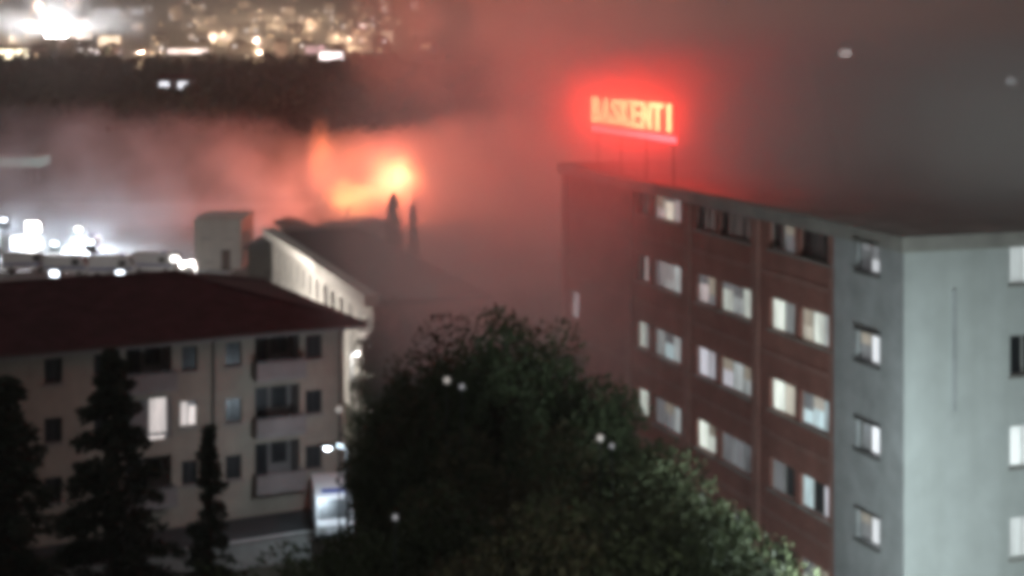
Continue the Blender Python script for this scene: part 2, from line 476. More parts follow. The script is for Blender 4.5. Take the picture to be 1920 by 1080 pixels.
# ------------------------------------------------------------------ apartment house on the left
AB = math.atan2(6800 - 960, FPX)
AP = Vector((-23.5, 82.0, 0)); AD = Vector((math.sin(AB), math.cos(AB), 0))
def as_(p):
    k = (p - 960) / FPX
    return (k * AP.y - AP.x) / (AD.x - k * AD.y)
A0, A1 = -6.0, 15.9
TERR = 1.0
APT = empty('apartment_house', AP + Vector((0, 0, 0)), math.atan2(AD.y, AD.x))
tag(APT, 'cream apartment house with dark red hipped tile roof and two lit windows', 'building')
AE = 11.1       # eave
AFZ = [9.9, 6.85, 3.8]
M['door_wood'] = mat('brown_door', (.10, .05, .035), .6, .2, 2)
def apartment():
    D = 15.6
    holes, wins = [], []
    def add(p0, p1, rows, hh=1.3, panes=None, dz=0):
        for r in rows:
            a, b = as_(p0), as_(p1); z = AFZ[r] + dz
            h = (a, b, z - hh / 2, z + hh / 2); holes.append(h); wins.append((h, panes or [M['glass']] * 2))
    add(83, 117, (0, 1, 2)); add(176, 206, (0, 1, 2), 1.1, dz=.1)
    add(341, 370, (0, 2)); add(423, 453, (0, 1, 2)); add(573, 604, (0, 1, 2))
    a = [LIT['apt'], LIT['apt']]
    add(338, 370, (1,), 1.35, a, .1)
    add(-60, -20, (0, 1, 2)); 
    # loggias
    logg = []
    for p0, p1, rows in ((236, 322, (0, 1, 2)), (478, 562, (0, 1, 2))):
        for r in rows:
            logg.append((as_(p0), as_(p1), AFZ[r] - (1.35 if (p0, r) != (236, 1) else 1.05), AFZ[r] + 1.1, r, p0))
    m = MB(); wall_holes(m, A0, A1, TERR - 1, AE - .05, holes + [l[:4] for l in logg], 0, .22, -1)
    m.poly([(A1, 0, 0), (A1, D, 0), (A1, D, AE - .05), (A1, 0, AE - .05)])
    m.poly([(A0, 0, 0), (A0, D, 0), (A0, D, AE - .05), (A0, 0, AE - .05)][::-1])
    m.poly([(A0, D, 0), (A1, D, 0), (A1, D, AE - .05), (A0, D, AE - .05)][::-1])
    m.build('wall', M['wall_cream'], APT)
    for h, pn in wins: window(APT, *h, 0, -1, pn, M['frame_dark'], sillm=M['fascia'])
    for a_, b_, c_, d_, r, p0 in logg:
        q = MB()
        q.poly([(a_, 1.5, c_), (b_, 1.5, c_), (b_, 1.5, d_), (a_, 1.5, d_)])
        for x in (a_, b_): q.poly([(x, .22, c_), (x, 1.5, c_), (x, 1.5, d_), (x, .22, d_)])
        q.poly([(a_, .22, c_), (b_, .22, c_), (b_, 1.5, c_), (a_, 1.5, c_)]); q.poly([(a_, .22, d_), (b_, .22, d_), (b_, 1.5, d_), (a_, 1.5, d_)])
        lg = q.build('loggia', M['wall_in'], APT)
        lit = (p0 == 236 and r == 1)
        # parapet slab standing out of the front and a hand rail
        if not lit:
            b = MB().box(a_ - .12, b_ + .12, -.75, -.002, c_ - .16, c_ + .02); b.build('balcony_slab', M['fascia'], lg)
            b = MB().box(a_ - .12, b_ + .12, -.75, -.66, c_ + .025, c_ + .85)
            b.box(a_ - .12, a_ - .04, -.655, -.004, c_ + .025, c_ + .85); b.box(b_ + .04, b_ + .12, -.655, -.004, c_ + .025, c_ + .85)
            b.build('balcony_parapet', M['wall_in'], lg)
            MB().tube([(a_ - .1, -.70, c_ + .95), (b_ + .1, -.70, c_ + .95)], .03, 6).build('hand_rail', M['steel'], lg)
        # balcony door and window at the back of the loggia
        if lit:
            x0, x1 = as_(281), as_(311)
            MB().box(x0 - .06, x1 + .06, .06, .13, c_ - .55, c_ + 2.25).build('door_frame', M['frame_white'], lg)
            MB().box(x0, x1, .02, .055, c_ + .35, c_ + 2.2).build('door_pane', LIT['apt'], lg)
            MB().box(x0, x1 - .1, .02, .055, c_ - .5, c_ + .15).build('door_pane', LIT['apt'], lg)
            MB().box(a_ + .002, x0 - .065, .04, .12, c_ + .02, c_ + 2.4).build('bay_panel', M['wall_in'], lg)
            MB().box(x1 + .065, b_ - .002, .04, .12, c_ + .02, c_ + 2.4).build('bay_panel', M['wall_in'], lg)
            continue
        else:
            w = b_ - a_
            MB().box(a_ + .3, a_ + .3 + w * .35, 1.42, 1.48, c_ + .03, c_ + 2.15).build('door_frame', M['frame_dark'], lg)
            MB().box(a_ + .38, a_ + .22 + w * .35, 1.395, 1.415, c_ + .15, c_ + 2.05).build('door_pane', M['glass'], lg)
            MB().box(a_ + w * .55, b_ - .25, 1.42, 1.48, c_ + .9, c_ + 2.1).build('window_frame', M['frame_dark'], lg)
            MB().box(a_ + w * .55 + .07, b_ - .32, 1.395, 1.415, c_ + .97, c_ + 2.03).build('window_pane', M['glass'], lg)
    # drainpipes and string course
    for p in (222, 400, 640 - 4):
        x = as_(p); MB().tube([(x, -.1, 0), (x, -.1, AE - .1)], .055, 6).build('drainpipe', M['gutter'], APT)
    # hipped roof: tiles in courses on the front, right and left slopes
    ov = .95; dpt = D / 2 + ov; rz = 13.35
    x0, x1, y0, y1 = A0 - ov - 6, A1 + ov, -ov, D + ov
    rl, rr = x0 + dpt, x1 - dpt
    r = MB(); t = .0
    P = [(x0, y0, AE), (x1, y0, AE), (x1, y1, AE), (x0, y1, AE), (rl, D / 2, rz), (rr, D / 2, rz)]
    r.poly([P[0], P[1], P[5], P[4]]); r.poly([P[1], P[2], P[5]]); r.poly([P[2], P[3], P[4], P[5]]); r.poly([P[3], P[0], P[4]])
    r.poly([P[3], P[2], P[1], P[0]])
    ro = r.build('roof', M['tile'], APT)
    # tile courses as low steps joined into one part (single tiles are a pixel or two)
    c = MB(); n = 26
    def course(A, B, T0, T1):
        for i in range(n):
            t0, t1 = i / n, (i + 1) / n
            a0, b0 = Vector(A).lerp(Vector(T0), t0), Vector(B).lerp(Vector(T1), t0)
            a1, b1 = Vector(A).lerp(Vector(T0), t1), Vector(B).lerp(Vector(T1), t1)
            up0, up1 = Vector((0, 0, .075)), Vector((0, 0, .015))
            c.poly([a0 + up0, b0 + up0, b1 + up1, a1 + up1]); c.poly([a0, b0, b0 + up0, a0 + up0])
    course(P[0], P[1], P[4], P[5]); course(P[1], P[2], P[5], P[5])
    cc = c.build('tile_courses', M['tile'], ro); tag(cc, kind='stuff')
    h = MB()
    h.tube([Vector(P[4]) + Vector((0, 0, .06)), Vector(P[5]) + Vector((0, 0, .06))], .12, 6); h.build('ridge_tiles', M['tile'], ro)
    for q in (1, 2):
        MB().tube([Vector(P[q]) + Vector((0, 0, .08)), Vector(P[5]) + Vector((0, 0, .08))], .10, 6).build('hip_tiles', M['tile'], ro)
    f = MB().box(x0, x1, y0 + .02, y0 + .06, AE - .26, AE - .02); f.build('fascia_board', M['fascia'], ro)
    f = MB().box(x1 - .06, x1 - .02, y0 + .065, y1, AE - .26, AE - .02); f.build('fascia_board', M['fascia'], ro)
    f = MB().box(x0, x1 - .1, y0 + .065, -.003, AE - .09, AE - .03); f.build('soffit', M['fascia'], ro)
    g = MB().tube([(x0, y0 - .07, AE - .05), (x1, y0 - .07, AE - .05)], .075, 6); g.build('gutter', M['gutter'], ro)
apartment()

def terrace():
    o = empty('garden_terrace', AP, math.atan2(AD.y, AD.x))
    tag(o, 'low concrete terrace wall along the foot of the cream apartment house', 'terrace')
    MB().box(A0 - 6, A1 + 5, -5.0, -.01, 0, TERR).build('slab', M['asphalt'], o)
    MB().box(A0 - 6, A1 + 5, -5.25, -5.003, 0, TERR + .35).build('retaining_wall', M['conc'], o)
    MB().box(A0 - 6, A1 + 5, -5.31, -4.95, TERR + .353, TERR + .43).build('coping', M['kerb'], o)
terrace()

# ------------------------------------------------------------------ white building behind it
def white_block():
    org = Vector((-9.5, 110, 0)); L, Wd, Ht = 40.0, 8.0, 8.6
    o = empty('white_building', org, math.atan2(BD.y, BD.x))
    tag(o, 'long white building with tall narrow windows and thick cornice behind the tiled roof', 'building')
    holes = []
    for i in range(13):
        a = .9 + i * 2.95
        for z0, z1 in ((.9, 2.9), (3.6, 5.3), (5.9, 7.5)):
            holes.append((a, a + 1.3, z0, z1))
    m = MB(); wall_holes(m, 0, L, 0, Ht, holes, 0, .25, 1)
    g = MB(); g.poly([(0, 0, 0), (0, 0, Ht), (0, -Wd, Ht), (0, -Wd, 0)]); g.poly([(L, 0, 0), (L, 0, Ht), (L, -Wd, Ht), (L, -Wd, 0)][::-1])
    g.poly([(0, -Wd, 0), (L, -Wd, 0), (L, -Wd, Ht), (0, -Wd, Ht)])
    g.build('gable_wall', M['brick'], o)  # dark brick puts the shade of this unlit end into its colour
    m.build('wall', M['white_wall'], o)
    for h in holes: window(o, *h, 0, 1, [M['glass'], M['glass']], M['frame_white'], sill=False)
    MB().box(-.5, L + .5, -.3, .8, Ht + .003, Ht + .75).build('cornice', M['white_wall'], o)
    MB().box(-.4, L + .4, -Wd - .4, -.303, Ht + .003, Ht + .35).build('roof', M['tile'], o)
white_block()

def pale_lodge():
    c = px(408, 500, 186); a = empty('gatehouse', (c.x, c.y, 0), 0)
    tag(a, 'small pale two storey gatehouse in the smoke beyond the tiled roof', 'building')
    m = MB(); hs = [(-1.9, -.9, 3.6, 4.8), (.9, 1.9, 3.6, 4.8), (-1.5, -.5, .9, 2.3), (.4, 1.5, .0, 2.3)]
    wall_holes(m, -2.75, 2.75, 0, 5.6, hs, 0, .2, -1)
    m.poly([(2.75, 0, 0), (2.75, 9, 0), (2.75, 9, 5.6), (2.75, 0, 5.6)]); m.poly([(-2.75, 0, 0), (-2.75, 9, 0), (-2.75, 9, 5.6), (-2.75, 0, 5.6)][::-1])
    m.poly([(-2.75, 9, 0), (2.75, 9, 0), (2.75, 9, 5.6), (-2.75, 9, 5.6)][::-1])
    m.build('wall', M['white_wall'], a)
    for h in hs[:3]: window(a, *h, 0, -1, [M['white_wall'], M['white_wall']], M['frame_white'])
    MB().box(.43, 1.47, .08, .14, .02, 2.757).build('door', M['door_wood'], a)
    MB().box(-2.85, 2.85, -.1, 9.1, 5.603, 5.85).build('roof', M['white_wall'], a)
    # darker shed to its right
    c = px(500, 500, 162); s = empty('storage_shed', (c.x, c.y, 0), 0)
    tag(s, 'dark low storage shed between the gatehouse and the white building', 'shed')
    MB().box(-1.9, 1.6, 0, 7, 0, 5.6).build('wall', mat('dark_timber_cladding', (.06, .058, .05), .9, .3, 2), s)
    r = MB().prism([(-2.3, 5.55), (2.0, 5.55), (2.0, 5.7), (-.15, 6.6), (-2.3, 5.7)], -.4, 7.4); r.build('roof', M['roof_felt'], s)
    MB().box(-.9, .6, -.06, -.004, .0, 2.6).build('door', M['steel_dark'], s)
pale_lodge()

# ------------------------------------------------------------------ trees
def rnd_dir(rg):
    while True:
        v = Vector((rg.uniform(-1, 1), rg.uniform(-1, 1), rg.uniform(-1, 1)))
        if .05 < v.length < 1: return v.normalized()

def broadleaf(seed, h, rad, nleaf, leaf):
    """mesh data of a trunk with limbs and a crown of leaf sized faces spread over clumps"""
    rg = random.Random(seed)
    t = MB(); tips = []
    th = h * .34
    t.tube([(0, 0, -.2), (rg.uniform(-.1, .1), rg.uniform(-.1, .1), th * .5), (rg.uniform(-.2, .2), rg.uniform(-.2, .2), th), (0, 0, h * .6), (.1, .1, h * .85)],
           [h * .032, h * .025, h * .021, h * .013, h * .004], 8)
    nl = 11
    for i in range(nl):
        a = i * 2.4 + rg.uniform(-.4, .4); z0 = th + (h * .75 - th) * i / nl * .85
        r = rad * rg.uniform(.55, .9) * (1 - .35 * i / nl); up = h * rg.uniform(.10, .24)
        p0 = Vector((0, 0, z0)); p2 = Vector((math.cos(a) * r, math.sin(a) * r, min(z0 + up, h * .93)))
        p1 = p0.lerp(p2, .5) + Vector((0, 0, -up * .12))
        t.tube([p0, p1, p2], [h * .012, h * .008, h * .003], 6)
        tips += [p2, p1.lerp(p2, .55)]
        for k in range(2):
            q = p1 + Vector((rg.uniform(-1, 1), rg.uniform(-1, 1), rg.uniform(.1, .9))) * rad * .4
            t.tube([p1, q], [h * .005, h * .002], 5); tips.append(q)
    tips += [Vector((rg.uniform(-.3, .3) * rad, rg.uniform(-.3, .3) * rad, h * rg.uniform(.8, .97))) for _ in range(4)]
    clumps = [(p, rad * rg.uniform(.20, .36)) for p in tips]
    c = MB()
    for i in range(nleaf):
        p, r = clumps[rg.randrange(len(clumps))]
        d = rnd_dir(rg); q = p + Vector((d.x, d.y, d.z * .75)) * r * rg.random() ** .38 * 1.1
        u = rnd_dir(rg); w = u.orthogonal().normalized(); s = leaf * rg.uniform(.6, 1.3)
        v = u.cross(w)
        c.poly([q - w * s, q + v * s * .55, q + w * s, q - v * s * .55])
    return t, c

def conifer(seed, h, rad, nleaf, leaf, narrow=False):
    rg = random.Random(seed); t = MB(); c = MB()
    t.tube([(0, 0, -.2), (0, 0, h * .5), (.02, 0, h * .98)], [h * .02, h * .012, h * .002], 8)
    lv = 30 if not narrow else 40
    per = 7
    for i in range(lv):
        f = i / lv
        for k in range(per):
            z = h * (.05 + .93 * f) + rg.uniform(-.5, .5) * h / lv * 1.6
            rr = rad * ((1 - f) ** .8 + .05) * rg.uniform(.5, 1.22) if not narrow else rad * math.sin(math.pi * min(1, .14 + f * .86)) ** .7 * rg.uniform(.7, 1.15)
            if rg.random() < .12: continue
            a = rg.uniform(0, 2 * math.pi); r2 = rr
            dz = -r2 * rg.uniform(.05, .42) if not narrow else r2 * rg.uniform(.4, 1.3)
            e = Vector((math.cos(a) * r2, math.sin(a) * r2, z + dz))
            m_ = Vector((0, 0, z)).lerp(e, .55) + Vector((0, 0, r2 * .06))
            t.tube([(0, 0, z), m_, e], [h * .004, h * .003, h * .001], 4)
            for j in range(max(3, nleaf // (lv * per))):
                s_ = rg.random() ** .55; q = (Vector((0, 0, z)).lerp(m_, s_ * 2) if s_ < .5 else m_.lerp(e, s_ * 2 - 1)) + rnd_dir(rg) * leaf * 1.5
                u = rnd_dir(rg); w = u.orthogonal().normalized(); v = u.cross(w); sz = leaf * rg.uniform(.6, 1.4)
                c.poly([q - w * sz, q + v * sz * .45, q + w * sz, q - v * sz * .45])
    return t, c

ORD = ['first', 'second', 'third', 'fourth', 'fifth', 'sixth', 'seventh', 'eighth', 'ninth', 'tenth', 'eleventh', 'twelfth']
PROTO = {}
def proto(key, tc, lm):
    t, c = tc
    PROTO[key] = (t.mesh('trunk', M['bark'], True), c.mesh('crown', M[lm]))
proto('b1', broadleaf(1, 12, 4.6, 22000, .115), 'leaf')
proto('b2', broadleaf(2, 12, 4.2, 22000, .11), 'leaf3')
proto('b3', broadleaf(3, 12, 5.0, 26000, .105), 'leaf2')
proto('b4', broadleaf(4, 12, 3.8, 18000, .115), 'leaf')
proto('c1', conifer(5, 12, 2.6, 22000, .12), 'needle')
proto('c2', conifer(6, 12, .95, 14000, .09, True), 'needle')
proto('c3', conifer(7, 12, 1.9, 16000, .11), 'needle')

def tree(name, key, x, y, h, label, group=None, rz=0, wide=1.0, z=0, cat='tree'):
    o = empty(name, (x, y, z), rz); s = h / 12
    tm, cm = PROTO[key]
    for n, me in (('trunk', tm), ('crown', cm)):
        c = inst(n, me, o); c.scale = (s * wide, s * wide, s)
    return tag(o, label, cat, group)

def tpx(p, ytop, Y):
    q = px(p, ytop, Y); return q.x, Y, q.z

TREES = [
    # near trees along the bottom, right to left
    ('broadleaf_tree', 'b3', 1235, 850, 50, .92, 'broad green tree lit by the courtyard lamp below the brick block'),
    ('broadleaf_tree', 'b3', 1130, 905, 48, .85, 'green tree beside the lamp lit tree in the courtyard'),
    ('broadleaf_tree', 'b1', 1350, 955, 46, .6, 'small round tree close to the brick wall at the courtyard edge'),
    ('broadleaf_tree', 'b2', 1030, 655, 65, .75, 'wide dark tree in front of the far end of the brick block'),
    ('broadleaf_tree', 'b1', 1150, 700, 63, .75, 'dark tree hiding the lower windows at the far end of the brick block'),
    ('broadleaf_tree', 'b4', 900, 770, 64, 1.1, 'dark leafy tree beside the service road in the middle of the garden'),
    ('broadleaf_tree', 'b1', 800, 800, 66, .9, 'dark round tree beside the white van lamp'),
    ('broadleaf_tree', 'b2', 1045, 850, 56, 1.0, 'brownish dark tree between the lamp lit tree and the service road'),
    ('broadleaf_tree', 'b4', 820, 930, 52, 1.1, 'black looking tree at the foot of the garden slope'),
    ('broadleaf_tree', 'b1', 690, 985, 50, .8, 'dark low tree below the terrace wall'),
    ('broadleaf_tree', 'b2', 950, 980, 46, 1.1, 'dark low tree between the road and the lamp lit tree'),
    ('broadleaf_tree', 'b4', 500, 1005, 50, 1.1, 'dark shrubby tree under the loggias of the apartment house'),
    ('broadleaf_tree', 'b1', 738, 655, 92, .8, 'dark tree growing up against the near corner of the apartment house'),
    ('broadleaf_tree', 'b4', 775, 665, 67, .7, 'dark tree in front of the gable of the white building'),
    ('broadleaf_tree', 'b2', 850, 620, 66, .7, 'dark brownish tree behind the pair of globe lamps'),
    ('broadleaf_tree', 'b1', 945, 565, 63, .6, 'tall dark tree in the middle of the garden'),
    ('broadleaf_tree', 'b4', 738, 735, 72, .75, 'dark tree between the white van and the service road'),
    ('broadleaf_tree', 'b2', 900, 860, 58, 1.0, 'low brownish tree in the middle of the dark garden'),
    # trees standing against the red smoke
    ('broadleaf_tree', 'b1', 885, 575, 100, .75, 'dark tree with a pointed top against the red smoke'),
    ('broadleaf_tree', 'b2', 965, 560, 104, .9, 'broad brown tree against the red smoke next to the pointed tree'),
    ('broadleaf_tree', 'b4', 815, 590, 103, 1.1, 'low dark tree to the side of the white building'),
    ('broadleaf_tree', 'b1', 1050, 640, 90, .9, 'dark tree at the far corner of the brick block'),
    ('broadleaf_tree', 'b2', 745, 572, 102, .95, 'dark tree hiding the foot of the white building'),
]
for i, (n, k, p, yt, Y, w, lb) in enumerate(TREES):
    x, y, h = tpx(p, yt, Y); tree(n, k, x, y, h, lb, 'garden trees between the buildings', i * 1.3, w)
x, y, h = tpx(212, 640, 68); tree('spruce_tree', 'c1', x, y, h, 'tall dark spruce in front of the cream apartment house', None, .4, 1.2)
x, y, h = tpx(392, 790, 66); tree('spruce_tree', 'c3', x, y, h, 'slim dark conifer under the lit windows of the apartment house', None, 1.4, .95)
x, y, h = tpx(8, 700, 62); tree('spruce_tree', 'c3', x, y, h, 'black conifer covering the outer corner of the apartment house', None, 2.4, 1.7)
x, y, h = tpx(737, 358, 150); tree('cypress_tree', 'c2', x, y, h, 'slender cypress standing black against the fire', None, .2, 1.0)
x, y, h = tpx(775, 378, 156); tree('cypress_tree', 'c2', x, y, h, 'shorter cypress beside the slender one before the fire', None, 1.2, .7)
# row of low trees in front of the fire
for i, p in enumerate((545, 575, 602, 630, 655, 682, 706)):
    x, y, h = tpx(p, 404 + (i * 37 % 13), 200 - (i * 13 % 9)); tree('roadside_tree', ('b1', 'b4', 'b2')[i % 3], x, y, h, ORD[i] + ' low tree of the dark row before the fire, counted from the white building', 'dark row of low trees before the fire', i, 1.5)

# far wood below the town: one mass
def far_wood():
    rg = random.Random(11); m = MB()
    for i in range(2600):
        Y = rg.uniform(430, 960); X = rg.uniform(-.40, .05) * Y
        z = hill(X, Y); h = rg.uniform(5, 10); r = h * rg.uniform(.35, .5)
        if Y > 900 and rg.random() < .4: continue
        c = Vector((X, Y, z + h * .55)); 
        for k in range(14):
            d = rnd_dir(rg); q = c + Vector((d.x * r, d.y * r, d.z * h * .45)) * rg.uniform(.5, 1)
            u = rnd_dir(rg); w = u.orthogonal().normalized(); v = u.cross(w); s = r * rg.uniform(.35, .6)
            m.poly([q - w * s, q - v * s * .8, q + w * s, q + v * s * .8])
    o = m.build('distant_wood', M['leaf']); tag(o, 'dark wood on the slope below the town lights', 'wood', kind='stuff')
far_wood()

# ------------------------------------------------------------------ lamps
def light(name, parent, loc, power, col, radius=.15, kind='POINT', rot=None, spot=None):
    d = bpy.data.lights.new(name, kind); d.energy = power; d.color = col
    if kind in ('POINT', 'SPOT'): d.shadow_soft_size = radius
    if kind == 'SPOT': d.spot_size = spot or R(120); d.spot_blend = .6
    o = bpy.data.objects.new(name, d); COL.objects.link(o); o.parent = parent; o.location = loc
    if rot: o.rotation_euler = rot
    return o
LENS = {
    'white': emis('lamp_lens_white', (1, .97, .92), 6.0), 'soft': emis('lamp_lens_soft', (1, .92, .85), .34),
    'cool': emis('lamp_lens_cool', (.85, .92, 1), 8.0), 'faint': emis('smoke_lamp_lens', (1, .95, .92), 5.0), 'mast': emis('mast_floodlight_lens', (1, .98, .97), 110.0), 'high': emis('high_mast_lens', (1, .98, .97), 260.0),
    'amber': emis('lamp_lens_amber', (1, .80, .55), 6.0), 'dimw': emis('lamp_lens_dim', (.95, .95, 1), .2),
    'pinkw': emis('town_lamp_lens', (1, .74, .56), 28.0), 'town': emis('town_lamp_warm_lens', (1, .62, .32), 38.0),
}
def globe_lamp(x, y, zl, label, lens='soft', r=.24, group=None, z0=0):
    o = empty('garden_lamp', (x, y, z0)); h = zl - z0
    p = MB().lathe([(.12, 0), (.12, .12), (.05, .25), (.028, h - r - .12), (.05, h - r - .1), (.06, h - r + .01)], 10); p.build('post', M['steel_dark'], o, True)
    g = MB().lathe([(r * math.sin(math.pi * (i + .4) / 8.8), h - r * math.cos(math.pi * (i + .4) / 8.8)) for i in range(9)], 12); g.build('globe', LENS[lens], o, True)
    return tag(o, label, 'lamp', group)

def street_lamp(x, y, zl, label, rz=0, lens='white', group=None, power=0, col=(1, 1, 1), z0=0, arm=1.4, head=.5, spot=False):
    o = empty('street_lamp', (x, y, z0), rz); h = zl - z0
    # the post stands arm metres behind the lamp head
    p = MB().tube([(-arm, 0, 0), (-arm, 0, h * .6), (-arm, 0, h - .3), (-arm * .75, 0, h + .05), (-.2, 0, h + .12)], [.11, .085, .06, .05, .04], 8); p.build('post', M['steel'], o, True)
    hd = MB().box(-head * .5, head * .5, -head * .26, head * .26, .03, .14); q = hd.build('lamp_head', M['steel_dark'], o); q.location = (0, 0, h)
    ln = MB().lathe([(head * .12, -.09), (head * .26, -.03), (head * .28, .027)], 10); q = ln.build('lens', LENS[lens], o); q.location = (0, 0, h)
    if power: light('lamp_light', o, (0, 0, h - .25), power, col, .2)
    return tag(o, label, 'lamp', group)

# courtyard lamp whose light falls on the pale end wall, the grey bay and the near tree
street_lamp(12.2, 46.5, 10.4, 'tall courtyard street lamp in front of the pale end wall', R(90), 'cool', power=4900, col=(.86, 1.0, 1.0), arm=2.0)
street_lamp(7.0, 35, 9.0, 'street lamp at the near end of the courtyard garden', R(90), 'cool', power=1300, col=(.92, 1.0, .86), arm=1.5)
# lamps glimpsed in the garden, and one added out of sight
q = px(838, 713, 60); globe_lamp(q.x, q.y, q.z, 'globe lamp at the bend of the service road', 'soft', .13)
q = px(866, 725, 60); globe_lamp(q.x, q.y, q.z, 'fainter globe lamp next to the one at the road bend', 'dimw', .11)
q = px(636, 768, 78); globe_lamp(q.x, q.y, q.z, 'globe lamp above the white van by the apartment corner', 'soft', .17)
q = px(741, 970, 47); globe_lamp(q.x, q.y, q.z, 'faint globe lamp low in the dark garden', 'dimw', .09)
q = px(1125, 821, 51); globe_lamp(q.x, q.y, q.z, 'globe lamp standing up out of the lamp lit tree', 'soft', .11)
q = px(1147, 836, 51); globe_lamp(q.x, q.y, q.z, 'dim smaller globe lamp right beside the one in the tree', 'dimw', .085)
q = px(614, 838, 80); street_lamp(q.x, q.y, q.z, 'cool white street lamp over the white van', R(180), 'cool', power=750, col=(.72, .88, 1), z0=0, head=.9, arm=1.0)
q = px(671, 662, 111); street_lamp(q.x, q.y, q.z, 'street lamp lighting the near end of the white building', R(-60), 'white', power=1500, col=(1, .95, .88), head=.9, arm=1.0)
street_lamp(-25.5, 124, 9.5, 'lamp added behind the tiled roof to brighten the white building', R(180), 'white', power=11000, col=(1, .92, .84), head=.9, arm=1.0)  # added out of sight to brighten the white front and cornice
# floodlights shining through the smoke above the brick block
def mast(x, y, zl, label, lens, n, s, power=0, col=(1, 1, 1), z0=0, r=1.2, cat='floodlight', group=None, tiers=False, hood=False):
    o = empty('floodlight_mast', (x, y, z0)); h = zl - z0
    MB().tube([(0, 0, 0), (0, 0, h * .5), (0, 0, h + .4)], [.34, .25, .15], 10).build('mast', M['steel'], o, True)
    MB().lathe([(r * .8, h - .1), (r, h - .06), (r, h + .06), (r * .8, h + .1)], 14).build('crown_ring', M['steel_dark'], o)
    for i in range(n):
        a = 2 * math.pi * i / n - math.pi / 2
        f = MB().box(-s * .5, s * .5, -.14, .14, -s * .35, s * .35); q = f.build('floodlight', M['steel_dark'], o)
        q.location = (math.cos(a) * (r + .2), math.sin(a) * (r + .2), h - .25); q.rotation_euler = (R(18), 0, a + math.pi / 2)
        g = MB().box(-s * .45, s * .45, -.165, -.142, -s * .31, s * .31).build('lens', LENS[lens], q)
    if tiers:
        MB().lathe([(.3, h - .9), (r + 2.2, h - .85), (r + 2.2, h - .75), (.3, h - .7)], 20).build('light_shield_disc', M['steel_dark'], o)  # disc added to keep the lamp light off the wood below
        for i in range(n):
            a = 2 * math.pi * (i + .5) / n
            q = MB().box(-s * .5, s * .5, -.14, .14, -s * .35, s * .35).build('floodlight', M['steel_dark'], o)
            q.location = (math.cos(a) * (r + .1), math.sin(a) * (r * .6 + .1), h + 1.7); q.rotation_euler = (R(-10), 0, a + math.pi / 2)
            MB().box(-s * .45, s * .45, -.165, -.142, -s * .31, s * .31).build('lens', LENS[lens], q)
        MB().tube([(0, 0, h + .4), (0, 0, h + 2.6)], .12, 8).build('upper_mast', M['steel'], o)
    if hood:
        MB().box(-.8, .8, -.62, -.55, -1.0, .5).build('hood', M['steel_dark'], o).location = (0, 0, h - .4)  # plate added to hide the bare light and send its glow backward
    if power: light('lamp_light', o, (0, 0, h + .1) if tiers else (0, .35, h - .6) if hood else (0, 0, h - 1.2), power, col, .5 if tiers else .22)
    return tag(o, label, cat, group)
q = px(1582, 95, 165); mast(q.x, q.y, q.z, 'floodlight mast glimmering through smoke behind the brick block', 'faint', 3, 1.3, r=.5)
q = px(1890, 145, 138); mast(q.x, q.y, q.z, 'dimmer floodlight mast in smoke beyond the pale end wall', 'cool', 3, 1.0, r=.35)
q = px(105, 62, 470); mast(q.x, q.y, q.z, 'high mast with dazzling white floodlights below the town', 'high', 8, 1.7, power=520000, col=(.97, .98, 1), r=2.3, tiers=True)

# ------------------------------------------------------------------ vans
def van_proto():
    o = empty('white_van')
    prof = [(-2.6, .45), (2.45, .45), (2.6, .6), (2.6, 1.15), (2.35, 1.35), (1.75, 2.25), (1.55, 2.38), (-2.5, 2.42), (-2.62, 2.2)]
    b = MB().prism(prof, -.95, .95); b.build('body', M['van_white'], o, bevel=.07)
    MB().poly([(2.37, -.80, 1.36), (2.37, .80, 1.36), (1.80, .76, 2.20), (1.80, -.76, 2.20)]).v
    w = MB().box(-.02, .02, -.82, .82, -.5, .5); q = w.build('windscreen', M['glass'], o); q.location = (2.075, 0, 1.805); q.rotation_euler = (0, R(-33.7), 0)
    for s in (-1, 1):
        MB().box(.75, 1.6, .955 * s - .008, .955 * s + .008, 1.35, 2.05).build('side_window', M['glass'], o)
        MB().box(-2.5, 2.4, .957 * s - .006, .957 * s + .006, .98, 1.18).build('stripe', M['blue'], o)
        MB().box(2.56, 2.63, .62 * s - .17, .62 * s + .17, .78, 1.02).build('headlight', M['frame_white'], o)
        for x in (-1.6, 1.65):
            t = MB().tube([(x, s * .74, .36), (x, s * .97, .36)], .36, 14).build('wheel', M['rubber'], o)
            MB().tube([(x, s * .965, .36), (x, s * .985, .36)], .2, 10).build('rim', M['steel'], t)
        MB().box(1.85, 2.05, s * 1.0 - .05, s * 1.0 + .12 * s + .0, 1.4, 1.65).build('mirror', M['steel_dark'], o)
    MB().box(2.605, 2.66, -.8, .8, .48, .68).build('bumper', M['steel_dark'], o)
    MB().box(.9, 1.2, -.6, .6, 2.41, 2.52).build('light_bar', M['blue'], o)
    return o
VAN = van_proto()
c = px(622, 960, 84.2)
VAN.location = (c.x, c.y, TERR); VAN.rotation_euler = (0, 0, R(-80))
tag(VAN, 'white van facing out on the terrace under the cool lamp', 'van')
for i, (p, Y, a, lb) in enumerate(((50, 184, 10, 'white van parked first in the floodlit row, broadside, next to the smoke'),
                                   (128, 181, -6, 'white van second in the floodlit row behind the tiled roof'),
                                   (212, 180, 4, 'white van third in the floodlit row behind the tiled roof'),
                                   (292, 183, -12, 'white van fourth and last in the floodlit row'),
                                   (40, 200, 60, 'white van standing askew behind the floodlit row'),
                                   (165, 198, 85, 'white van standing end on behind the floodlit row'))):
    v = copy_tree(VAN); q = px(p, 500, Y)
    v.location = (q.x, q.y, .014); v.rotation_euler = (0, 0, R(a)); tag(v, lb, 'van', 'white vans on the forecourt')

